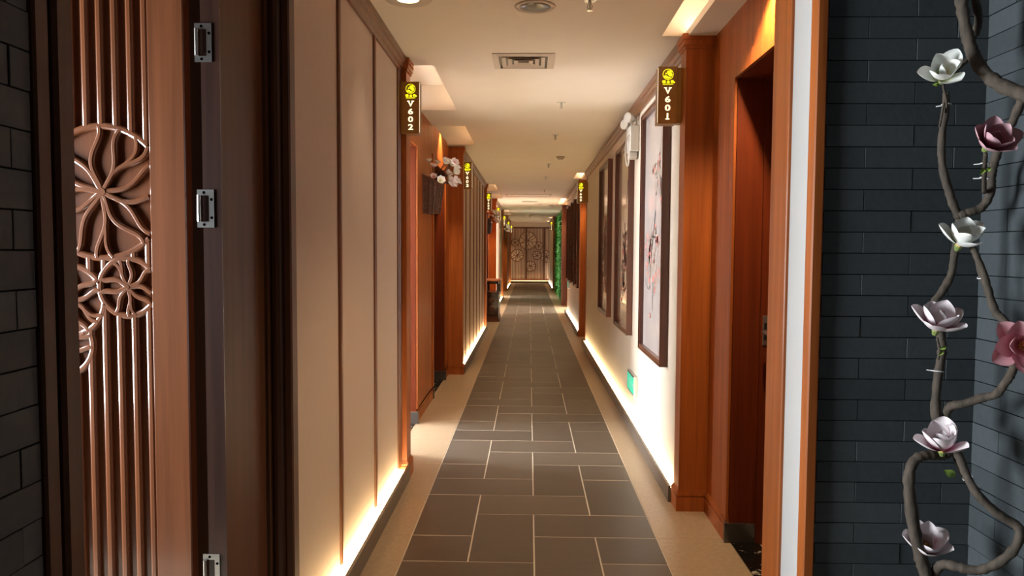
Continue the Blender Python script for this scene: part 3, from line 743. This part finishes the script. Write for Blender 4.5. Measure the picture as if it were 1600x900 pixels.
t = thing('exit_sign', 'green running man exit sign low on the right wall', 'sign', (f, 5.82, .265))
MB().cbox(f-.028, f, 5.63, 6.01, .265, .425, .003).build('sign_body', 'steel', t)
MB().box(f-.0285, f-.028, 5.645, 5.995, .280, .410).build('sign_face', 'exit_green', t)
m_ = MB(); xs = f-.0292
def seg(pts, wd):
    for (a, b_), (c, d) in zip(pts[:-1], pts[1:]):
        L = math.hypot(c-a, d-b_) or 1; ny, nz_ = -(d-b_)/L*wd/2, (c-a)/L*wd/2
        m_.add([(xs, a+ny, b_+nz_), (xs, c+ny, d+nz_), (xs, c-ny, d-nz_), (xs, a-ny, b_-nz_)], [(0, 1, 2, 3)])
yc, zc = 5.87, .345
m_.add([(xs, yc+.012+.011*math.cos(2*PI*k/10), zc+.045+.011*math.sin(2*PI*k/10)) for k in range(10)], [tuple(range(10))])
seg([(yc, zc+.03), (yc-.012, zc-.005)], .018); seg([(yc-.012, zc-.005), (yc+.016, zc-.02), (yc+.012, zc-.05)], .011); seg([(yc-.012, zc-.005), (yc-.018, zc-.03), (yc-.045, zc-.045)], .011)
seg([(yc, zc+.025), (yc+.025, zc+.012), (yc+.04, zc+.02)], .008); seg([(yc, zc+.025), (yc-.025, zc+.02), (yc-.03, zc)], .008)
seg([(5.80, .29), (5.80, .40), (5.74, .40), (5.74, .29)], .007); seg([(5.72, zc), (5.665, zc)], .012); seg([(5.685, zc+.022), (5.662, zc), (5.685, zc-.022)], .010)
m_.build('running_man', 'white_plastic', t, recalc=False)
t = thing('exit_sign', 'small green exit sign low between far paintings and dark post', 'sign', (f, 15.35, .62))
MB().cbox(f-.03, f, 15.2, 15.55, .60, .76, .003).build('sign_body', 'steel', t); MB().box(f-.031, f-.03, 15.215, 15.535, .615, .745).build('sign_face', 'exit_green', t)

# ------------------------------------------------------------------ ceiling fittings
t = thing('ceiling_speaker', 'round ceiling speaker with perforated grille nearest the camera', 'speaker', (.019, 3.475, CEIL-.03))
MB().lathe([(.070, -.002), (.080, -.008), (.092, -.006), (.096, 0), (.070, 0)], (.019, 3.475, CEIL), seg=36).build('bezel', 'vent_paint', t, smooth=True)
MB().lathe([(0, -.010), (.03, -.009), (.072, -.003), (.072, 0)], (.019, 3.475, CEIL), seg=36).build('grille', 'steel_dark', t, smooth=True)
m_ = MB()
for a in (0, PI): m_.lathe([(0, -.009), (.005, -.009), (.006, -.006)], (.019+.084*math.cos(a), 3.475+.084*math.sin(a), CEIL), seg=10)
m_.build('screw', 'steel', t)
t = thing('ceiling_downlight', 'round recessed downlight in the ceiling near the left wall', 'lamp', (-.56, 3.37, CEIL-.02))
MB().lathe([(.050, -.002), (.085, -.006), (.105, -.004), (.11, 0), (.05, 0)], (-.56, 3.37, CEIL), seg=32).build('bezel', 'vent_paint', t, smooth=True)
MB().lathe([(0, -.004), (.022, -.004), (.05, -.003)], (-.56, 3.37, CEIL), seg=24).build('lens', 'lamp_lens', t)
spot('ceiling_downlight_lamp', (-.56, 3.37, CEIL-.02), (-.45, 3.37, 0), 5, WARM2, 75, .9, .05)
def vent(x0, x1, y0, y1, label, rings=4):
    t = thing('air_vent', label, 'vent', ((x0+x1)/2, (y0+y1)/2, CEIL-.02), 'ceiling air vents')
    cx, cy = (x0+x1)/2, (y0+y1)/2; z = CEIL
    def ring(a, b_, za, zb):
        m_ = MB(); pa = [(x0+a, y0+a), (x1-a, y0+a), (x1-a, y1-a), (x0+a, y1-a)]; pb = [(x0+b_, y0+b_), (x1-b_, y0+b_), (x1-b_, y1-b_), (x0+b_, y1-b_)]
        vs = [(*p, za) for p in pa]+[(*p, zb) for p in pb]+[(*p, za+.003) for p in pa]+[(*p, zb+.003) for p in pb]
        fs = []
        for i in range(4):
            j = (i+1) % 4; fs += [(i, j, 4+j, 4+i), (8+i, 8+j, 12+j, 12+i), (i, j, 8+j, 8+i), (4+i, 4+j, 12+j, 12+i)]
        return m_.add(vs, fs)
    hw = min(x1-x0, y1-y0)/2
    ring(0, hw*.22, z-.004, z-.010).build('vent_frame', 'vent_paint', t)
    for k in range(rings-1):
        a = hw*(.30+k*.2); ring(a, a+hw*.13, z-.012, z-.003).build('louvre', 'vent_paint', t)
    MB().box(x0+hw*.2, x1-hw*.2, y0+hw*.2, y1-hw*.2, z-.0015, z-.0005).build('duct', 'steel_dark', t)
vent(-.225, .140, 4.285, 4.645, 'square louvred air vent in the ceiling between the first two room signs')
vent(-.19, .20, 17.1, 17.55, 'small far air vent in the ceiling beyond the long slot')
t = thing('linear_diffuser', 'long slot air diffuser across the ceiling far down the corridor', 'vent', (-.02, 15.4, CEIL-.01))
MB().box(-.49, .45, 15.0, 15.03, CEIL-.008, CEIL).box(-.49, .45, 15.75, 15.78, CEIL-.008, CEIL).box(-.49, -.46, 15.03, 15.75, CEIL-.008, CEIL).box(.42, .45, 15.03, 15.75, CEIL-.008, CEIL).build('frame', 'vent_paint', t)
MB().box(-.46, .42, 15.03, 15.75, CEIL-.003, CEIL-.001).build('panel', 'ceiling_paint', t)
def sprinkler(x, y, label):
    t = thing('sprinkler', label, 'sprinkler', (x, y, CEIL-.05), 'ceiling sprinklers')
    MB().lathe([(.008, -.004), (.026, -.004), (.034, -.001), (.034, 0), (.008, 0)], (x, y, CEIL), seg=16).build('escutcheon', 'steel', t)
    m_ = MB().lathe([(.008, 0), (.008, -.02), (.004, -.022), (.004, -.045)], (x, y, CEIL), seg=10)
    for q in (-1, 1): m_.tube([(x+q*.008, y, CEIL-.018), (x+q*.013, y, CEIL-.032), (x+q*.003, y, CEIL-.046)], .002, 6)
    m_.build('frame', 'steel', t); MB().lathe([(0, -.046), (.014, -.046), (.014, -.048), (0, -.048)], (x, y, CEIL), seg=12).build('deflector', 'steel', t)
ordn = ('first ceiling sprinkler, at the top edge of the picture', 'second ceiling sprinkler, just past the square vent', 'third ceiling sprinkler from the front', 'fourth ceiling sprinkler, just past the first smoke detector', 'fifth ceiling sprinkler from the front', 'sixth ceiling sprinkler, just before the long slot diffuser', 'seventh ceiling sprinkler, past the long slot diffuser', 'eighth ceiling sprinkler from the front', 'farthest ceiling sprinkler, near the end screen')
for (x, y), l in zip([(.268, 3.39), (.24, 5.70), (.25, 7.31), (.246, 9.74), (.25, 11.44), (.28, 13.9), (.29, 18.1), (.01, 19.6), (.0, 25.0)], ordn): sprinkler(x, y, l)
def smoke(x, y, label):
    t = thing('smoke_detector', label, 'detector', (x, y, CEIL-.05), 'ceiling smoke detectors')
    MB().lathe([(.052, 0), (.054, -.010), (.048, -.016)], (x, y, CEIL), seg=20).build('base', 'vent_paint', t, smooth=True)
    MB().lathe([(.036, -.016), (.034, -.034), (.024, -.040), (0, -.040)], (x, y, CEIL), seg=18).build('sensor', 'vent_paint', t, smooth=True)
smoke(.375, 9.0, 'nearer smoke detector on the ceiling between the third and fourth sprinklers'); smoke(.54, 18.56, 'farther smoke detector on the ceiling towards the ivy wall')

# ------------------------------------------------------------------ flower baskets on the left wall
def frame_axes(ax):
    ax = Vector(ax).normalized(); r_ = Vector((0, 0, 1)) if abs(ax.z) < .9 else Vector((1, 0, 0)); e1 = ax.cross(r_).normalized(); return ax, e1, ax.cross(e1)
def petal(L, W, th0, th1, cup, thick=.0016, nu=10, nv=8):
    """petal in local space: axis +Z, opening towards +X; returns mesh data with uv"""
    pts = []; r_, z = .004, 0.0; prev = 0
    prof = []
    for i in range(nu+1):
        u = math.sin(PI/2*i/nu); th = th0+(th1-th0)*u; du = u-prev; prev = u
        r_ += math.sin(th)*L*du; z += math.cos(th)*L*du
        prof.append((r_, z, th, u))
    vs = []; uvs = []
    for r_, z, th, u in prof:
        wd = W/2*max(0, math.sin(PI*min(1, .06+.94*u)**1.25))**.60+.0008
        nx, nz_ = -math.cos(th), math.sin(th)            # inner normal (towards the axis)
        for j in range(nv+1):
            v = -1+2*j/nv; k = cup*wd*v*v
            vs.append((r_+nx*k, wd*v*(1-.12*abs(v)*cup), z+nz_*k)); uvs.append((u, (v+1)/2))
    n = nv+1; fs = [(i*n+j, (i+1)*n+j, (i+1)*n+j+1, i*n+j+1) for i in range(nu) for j in range(nv)]
    return vs, fs, uvs
def petal_mesh(name, m_, *a):
    vs, fs, uvs = petal(*a); me = bpy.data.meshes.new(name); me.from_pydata(vs, [], fs)
    ul = me.uv_layers.new(name='UVMap')
    for p in me.polygons:
        for li in p.loop_indices: ul.data[li].uv = uvs[me.loops[li].vertex_index]
    me.materials.append(MATS[m_]); me.polygons.foreach_set('use_smooth', [True]*len(me.polygons)); return me
def basket(y, label_b, label_f, seed, first=False):
    xw = NICH[-1]; t = thing('flower_basket', label_b, 'basket', (xw, y, 1.71), 'wicker wall baskets')
    z0, z1b, z1f = 1.71, 2.03, 1.93
    d0, d1 = .125, .155; w0, w1 = .11, .15
    def sec(zf, off=0):
        dd = d0+(d1-d0)*zf+off; ww = w0+(w1-w0)*zf+off; n = 12
        return [(xw+.003+dd*math.sin(PI*k/n)**.7, y-ww*math.cos(PI*k/n)) for k in range(n+1)]
    m_ = MB(); n = 13
    for i in range(5):
        zf = i/4; pts = sec(zf); dz = [z1b+(z1f-z1b)*math.sin(PI*k/12) for k in range(13)]
        m_.v += [(p[0], p[1], z0+(dz[k]-z0)*zf) for k, p in enumerate(pts)]
    m_.f += [(i*n+k, i*n+k+1, (i+1)*n+k+1, (i+1)*n+k) for i in range(4) for k in range(12)]+[tuple(range(13))]
    m_.f += [(i*n, (i+1)*n, (i+1)*n+12, i*n+12) for i in range(4)]
    m_.build('basket_body', 'wicker', t)
    m_ = MB()
    for k in range(13):
        p0, p1 = sec(0, .003)[k], sec(1, .003)[k]; m_.tube([(p0[0], p0[1], z0), (p1[0], p1[1], z1b+(z1f-z1b)*math.sin(PI*k/12))], .005, 5)
    m_.build('stakes', 'wicker', t)
    m_ = MB()
    for i in (0, .12, .24, .36, .5, .62, .74, .86):
        pts = sec(i, .004); m_.tube([(p[0], p[1], z0+(z1b+(z1f-z1b)*math.sin(PI*k/12)-z0)*i) for k, p in enumerate(pts)], .0035, 5)
    o = m_.build('weave', 'wicker', t); o['kind'] = 'stuff'
    pts = sec(1, .004); MB().tube([(p[0], p[1], z1b+(z1f-z1b)*math.sin(PI*k/12)) for k, p in enumerate(pts)], .009, 7).build('rim', 'wood_slat', t)
    b_ = thing('flower_spray', label_f, 'flowers', (xw+.06, y, 1.9), 'artificial flowers in the wall baskets')
    rnd = random.Random(seed); o0 = Vector((xw+.06, y, 1.9))
    pm = [petal_mesh('petal', q, .050, .046, 1.1, .55, .35, .0016, 5, 4) for q in ('petal_white', 'petal_blush')]
    for k in range(26):
        d = Vector((rnd.uniform(-.02, .22), rnd.uniform(-.20, .10)-.02, rnd.uniform(.06, .25)))
        if k > 9: d = Vector((rnd.uniform(.12, .22), rnd.uniform(-.16, .05), rnd.uniform(.04, .24)))
        end = o0+d; mid = o0+d*.5+Vector((0, 0, .04))
        MB().tube([o0+Vector((0, rnd.uniform(-.04, .04), -.05)), mid, end], [.003, .0025, .002], 5).build('stem', 'bark', b_)
        core = MB().lathe([(0, -.006), (.006, -.002), (.004, .006), (0, .010)], end, d.normalized(), 6).build('blossom', 'stamen' if k % 2 else 'sepal', b_)
        q = Vector((0, 0, 1)).rotation_difference(d.normalized()); npt = 6
        for j in range(npt):
            po = bpy.data.objects.new('petal', pm[k % 3 == 0]); COL.objects.link(po); po.parent = core
            po.location = end-o0; po.rotation_mode = 'QUATERNION'; po.rotation_quaternion = q @ Quaternion((0, 0, 1), 2*PI*j/npt+rnd.uniform(-.2, .2))
            po.scale = (1, 1, 1) if k > 5 else (.8, .8, .8)
    return t
basket(6.27, 'nearest woven wall basket on the left, under the first wall washer', 'white and pink artificial magnolias in the nearest wall basket', 1)
basket(14.45, 'second woven wall basket on the left, above the console table', 'dark pink artificial flowers in the second wall basket', 2)
basket(22.6, 'farthest woven wall basket on the left, beyond the console table', 'pale artificial flowers in the farthest wall basket', 3)

# ------------------------------------------------------------------ carved console table in the second left recess
t = thing('console_table', 'dark carved altar style console table with pale top against left wall', 'table', (-.72, 14.55, 0))
y0, y1 = 14.12, 14.95; xa, xb = -.862, -.585
m_ = MB(); m_.cbox(xa-.01, xb+.02, y0-.03, y1+.03, .78, .808, .006); m_.cbox(xb-.01, xb+.03, y0-.04, y1+.04, .795, .825, .006); m_.build('tabletop', 'wood', t)
MB().box(xa+.01, xb-.01, y0+.01, y0+.03, .735, .78).box(xa+.01, xb-.01, y1-.03, y1-.01, .735, .78).box(xb-.03, xb-.01, y0+.03, y1-.03, .735, .78).build('apron', 'wood_black', t)
for x in (xa+.02, xb-.045):
    for y in (y0+.01, y1-.045):
        MB().cbox(x, x+.035, y, y+.035, .55, .78, .004).build('post', 'wood_black', t)
cab = MB().cbox(xa+.01, xb-.01, y0+.005, y1-.005, .10, .55, .004).build('pedestal_cabinet', 'wood_black', t)
MB().box(xa-.005, xb+.01, y0-.015, y1+.015, .545, .575).build('shelf', 'wood_black', t)
m_ = MB(); stack(m_, xa+.005, xb-.005, y0, y1, [(0, .03, .02), (.03, .06, .012), (.06, .10, .005)]); m_.build('base_moulding', 'wood_frame', t)
xm = (xa+xb)/2
m_ = MB(); q0, q1 = xa+.05, xb-.05
for b4 in ((q0, q0+.012, .14, .53), (q1-.012, q1, .14, .53), (q0, q1, .14, .152), (q0, q1, .518, .53)): m_.box(b4[0], b4[1], y0-.006, y0+.005, b4[2], b4[3])
m_.build('end_panel_frame', 'wood_frame', t)
for z in (.255, .415):
    md = MB().lathe([(0, .010), (.02, .012), (.03, .004), (.045, .010), (.052, .004), (.055, 0)], (xm, y0+.004, z), (0, -1, 0), 20).build('medallion', 'wood_jamb', t)
MB().cbox(xm-.05, xm+.05, y0-.008, y0+.004, .165, .185, .003).build('carved_strip', 'wood_jamb', t)

# ------------------------------------------------------------------ ivy wall past the dark post
m_ = MB(); rnd = random.Random(4)
m_.box(.92, .95, 18.7, 25.0, .05, 2.46)
for k in range(9000):
    y = rnd.uniform(18.62, 25.0); z = rnd.uniform(.02, 2.47); x = rnd.uniform(.855, .895); a = rnd.uniform(0, 2*PI); tl = rnd.uniform(-.9, .9); L = rnd.uniform(.03, .06)
    e1 = Vector((-math.sin(tl)*.8, math.cos(a)*math.cos(tl), math.sin(a)*math.cos(tl)-.4)).normalized(); e2 = e1.cross(Vector((-1, rnd.uniform(-.5, .5), rnd.uniform(-.5, .5)))).normalized()
    p = Vector((x, y, z)); m_.add([p, p+e1*L*.5+e2*L*.4, p+e1*L, p+e1*L*.5-e2*L*.4], [(0, 1, 2, 3)])
iv = m_.build('ivy_wall', 'ivy', origin=(.93, 21.8, .02), recalc=False)
tag(iv, 'dense green artificial ivy covering the far right wall behind the dark post', 'plants', kind='stuff')

# ------------------------------------------------------------------ magnolia vine in the brick corner
vine = thing('magnolia_vine', 'twisting brown vine with white and pink artificial magnolias in the right brick corner', 'plant', (1.15, 1.95, 0))
def smoothpath(pts, sub=6):
    P = [Vector(p) for p in pts]; P = [2*P[0]-P[1]]+P+[2*P[-1]-P[-2]]; out = []
    for i in range(1, len(P)-2):
        for k in range(sub):
            q = k/sub; a, b_, c, d = P[i-1], P[i], P[i+1], P[i+2]
            out.append(.5*((2*b_)+(c-a)*q+(2*a-5*b_+4*c-d)*q*q+(3*b_-a-3*c+d)*q**3))
    out.append(P[-2]); return out
def limb(px, r0, r1, depth, name='branch'):
    """px: list of pixel pairs; depth: distance from the camera plane at both ends"""
    n = len(px); nd_ = len(depth)-1
    def dep(i):
        q = i/(n-1)*nd_; k = min(int(q), nd_-1); return depth[k]+(depth[k+1]-depth[k])*(q-k)
    pts = [at(x, y, dep(i)) for i, (x, y) in enumerate(px)]
    pts = smoothpath(pts); m = len(pts); rn = random.Random(int(px[0][0]*7+px[0][1]))
    rs = [(r0+(r1-r0)*i/(m-1))*rn.uniform(.88, 1.14) for i in range(m)]
    MB().tube(pts, rs, 10).build(name, 'bark', vine, smooth=True)
limb([(1456, 960), (1447, 900), (1437, 867), (1427, 817), (1421, 767), (1422, 735), (1432, 717), (1450, 711), (1472, 712), (1489, 704)], .017, .011, (1.90, 1.93))
limb([(1489, 700), (1498, 712), (1510, 742), (1528, 773), (1560, 803), (1587, 820), (1594, 836), (1583, 860), (1558, 881), (1527, 891), (1497, 886), (1475, 882), (1462, 893), (1458, 930)], .010, .0125, (1.91, 1.80, 1.76, 1.84, 1.93))
limb([(1468, 668), (1462, 642), (1464, 602), (1469, 568), (1472, 545), (1468, 512), (1459, 478), (1472, 456), (1486, 430), (1491, 400), (1497, 365), (1499, 335)], .0125, .009, (1.95, 1.97))
limb([(1499, 340), (1489, 318), (1482, 296), (1474, 268), (1471, 235), (1473, 202), (1478, 172), (1478, 145)], .012, .0085, (1.97, 1.95))
limb([(1499, 338), (1513, 332), (1530, 327), (1542, 314), (1548, 296), (1550, 270), (1556, 246), (1568, 215), (1583, 188), (1596, 158), (1606, 140)], .011, .010, (1.96, 1.93, 1.78))
limb([(1499, -40), (1502, 0), (1507, 33), (1513, 62), (1523, 90), (1538, 113), (1560, 131), (1585, 142), (1615, 152)], .014, .016, (1.93, 1.90, 1.70))
limb([(1520, -35), (1524, 0), (1529, 28), (1525, 50), (1516, 68), (1515, 88)], .010, .009, (1.93, 1.94))
limb([(1520, 84), (1509, 96), (1498, 106), (1484, 122)], .007, .004, (1.93, 1.92))
limb([(1538, 300), (1538, 275), (1540, 240)], .006, .005, (1.93, 1.80))
limb([(1514, 375), (1524, 396), (1537, 428), (1547, 463), (1556, 488), (1570, 502), (1580, 522)], .007, .011, (1.93, 1.75))
limb([(1588, 560), (1580, 584), (1568, 602), (1556, 616), (1534, 622), (1505, 631), (1487, 634), (1479, 646), (1479, 664)], .010, .011, (1.75, 1.88, 1.965))
limb([(1455, 900), (1448, 875), (1446, 858)], .004, .004, (1.94, 1.93), 'twig')
limb([(1496, 700), (1490, 712), (1496, 728), (1505, 746)], .003, .003, (1.93, 1.93), 'twig')
limb([(1524, 400), (1529, 425), (1540, 455), (1545, 470)], .003, .003, (1.92, 1.90), 'twig')
limb([(1473, 124), (1475, 140), (1479, 158), (1478, 176)], .0035, .0035, (1.90, 1.94), 'twig')
limb([(1479, 148), (1474, 165), (1471, 182), (1468, 198)], .003, .003, (1.93, 1.94), 'twig')
limb([(1464, 528), (1468, 545), (1466, 562)], .003, .003, (1.935, 1.935), 'twig')
PM = {}
def pmesh(mt, kind):
    if (mt, kind) not in PM:
        prm = {'outer': (.074, .056, 1.25, .62, .40), 'mid': (.068, .054, .95, .18, .50), 'inner': (.052, .042, .55, -.25, .6), 'flat': (.076, .054, 1.55, 1.0, .35)}[kind]
        PM[(mt, kind)] = petal_mesh('petal', mt, *prm)
    return PM[(mt, kind)]
def blossom(px, py, Y, axis, mt, rings, size=1.0, roll=0.0, inner_mt=None):
    c = at(px, py, Y); o0 = Vector(vine['_o']); ax = Vector(axis).normalized()
    core = MB().lathe([(0, -.012), (.007, -.010), (.009, -.002), (.006, .004), (.005, .018), (.003, .026), (0, .030)], c, ax, 10)
    for k in range(9):
        _, e1, e2 = frame_axes(ax); an = 2*PI*k/9; d = (ax*.8+(e1*math.cos(an)+e2*math.sin(an))*.6).normalized()
        core.tube([c+ax*.006, c+ax*.006+d*.020*size], .0014, 5)
    co = core.build('blossom', 'stamen', vine)
    q = Vector((0, 0, 1)).rotation_difference(ax); rnd = random.Random(int(px))
    for kind, n, off in rings:
        for j in range(n):
            po = bpy.data.objects.new('petal', pmesh(inner_mt if (inner_mt and kind == 'inner') else mt, kind)); COL.objects.link(po); po.parent = co
            po.location = c-o0; po.rotation_mode = 'QUATERNION'
            po.rotation_quaternion = q @ Quaternion((0, 0, 1), roll+off+2*PI*j/n+rnd.uniform(-.12, .12)) @ Quaternion((0, 1, 0), rnd.uniform(-.08, .10))
            s_ = size*rnd.uniform(.93, 1.06); po.scale = (s_, s_, s_)
    sp_ = MB().lathe([(0, -.022), (.006, -.018), (.010, -.006), (.008, 0)], c, ax, 10).build('sepal', 'sepal', vine)
    return co
blossom(1472, 122, 1.89, (-.34, -.80, .48), 'petal_white', [('outer', 3, .2), ('mid', 3, 1.2), ('inner', 1, 2.6)], .98, .5)
blossom(1544, 228, 1.77, (.0, -.84, .50), 'petal_pink', [('outer', 5, 0), ('mid', 4, .5), ('inner', 1, .9)], .92, .2)
blossom(1499, 382, 1.90, (.0, -.58, .80), 'petal_white', [('outer', 3, .3), ('mid', 4, 1.0), ('inner', 1, .2)], 1.02, .3)
blossom(1463, 514, 1.91, (-.02, -.46, .88), 'petal_blush', [('outer', 5, .2), ('mid', 3, .9), ('inner', 2, .2)], 1.10, .0)
blossom(1597, 540, 1.74, (-.40, -.90, .10), 'petal_rose', [('flat', 5, .3), ('outer', 4, .9), ('mid', 3, .4)], .92, .4)
blossom(1472, 703, 1.89, (-.24, -.34, .90), 'petal_blush', [('outer', 3, 2.5), ('mid', 5, 1.0), ('inner', 2, .2)], 1.12, .6)
blossom(1443, 858, 1.95, (.0, -.52, .85), 'petal_blush', [('outer', 5, .3), ('mid', 4, 1.1), ('inner', 1, .2)], 1.12, .2)
def leaflet(px, py, Y, d, n, L):
    c = at(px, py, Y); d = Vector(d).normalized(); sd = d.cross(Vector((0, -1, 0))).normalized()
    m_ = MB(); vs = []
    for i in range(6):
        u = i/5; wd = L*.32*math.sin(PI*(.06+.9*u)); p = c+d*L*u+Vector((0, -.006*math.sin(PI*u), 0))
        vs += [p-sd*wd+Vector((0, -.004, 0)), p, p+sd*wd+Vector((0, -.004, 0))]
    m_.add(vs, [(i*3+j, i*3+j+1, (i+1)*3+j+1, (i+1)*3+j) for i in range(5) for j in range(2)])
    m_.build('leaf', 'leaf_green', vine, smooth=True)
leaflet(1492, 743, 1.92, (-1, 0, .45), 0, .034); leaflet(1534, 262, 1.84, (-.3, 0, -1), 0, .018); leaflet(1537, 268, 1.84, (.5, -.2, .4), 0, .016)
leaflet(1468, 545, 1.925, (.7, 0, .5), 0, .016); leaflet(1470, 546, 1.925, (-.4, 0, -1), 0, .016); leaflet(1466, 134, 1.93, (-1, 0, .1), 0, .016); leaflet(1452, 866, 1.93, (-.1, 0, 1), 0, .024)
def tie(px, py, Y, r_, ax):
    c = at(px, py, Y); a_, e1, e2 = frame_axes(ax)
    pts = [c+(e1*math.cos(2*PI*k/14)+e2*math.sin(2*PI*k/14))*r_ for k in range(15)]
    MB().tube(pts, .0016, 5).tube([pts[0], pts[0]+(e1*.9+e2*.5).normalized()*.022], .0013, 4).build('cable_tie', 'zip_tie', vine)
tie(1479, 163, 1.95, .011, (0, 0, 1)); tie(1539, 255, 1.84, .009, (0, 0, 1)); tie(1538, 278, 1.89, .010, (.1, 0, 1)); tie(1535, 432, 1.912, .012, (.5, 0, -.9)); tie(1465, 580, 1.95, .015, (.1, .1, 1)); tie(1512, 747, 1.915, .012, (.4, 0, -.9))

for o in bpy.data.objects:
    if '_o' in o: del o['_o']
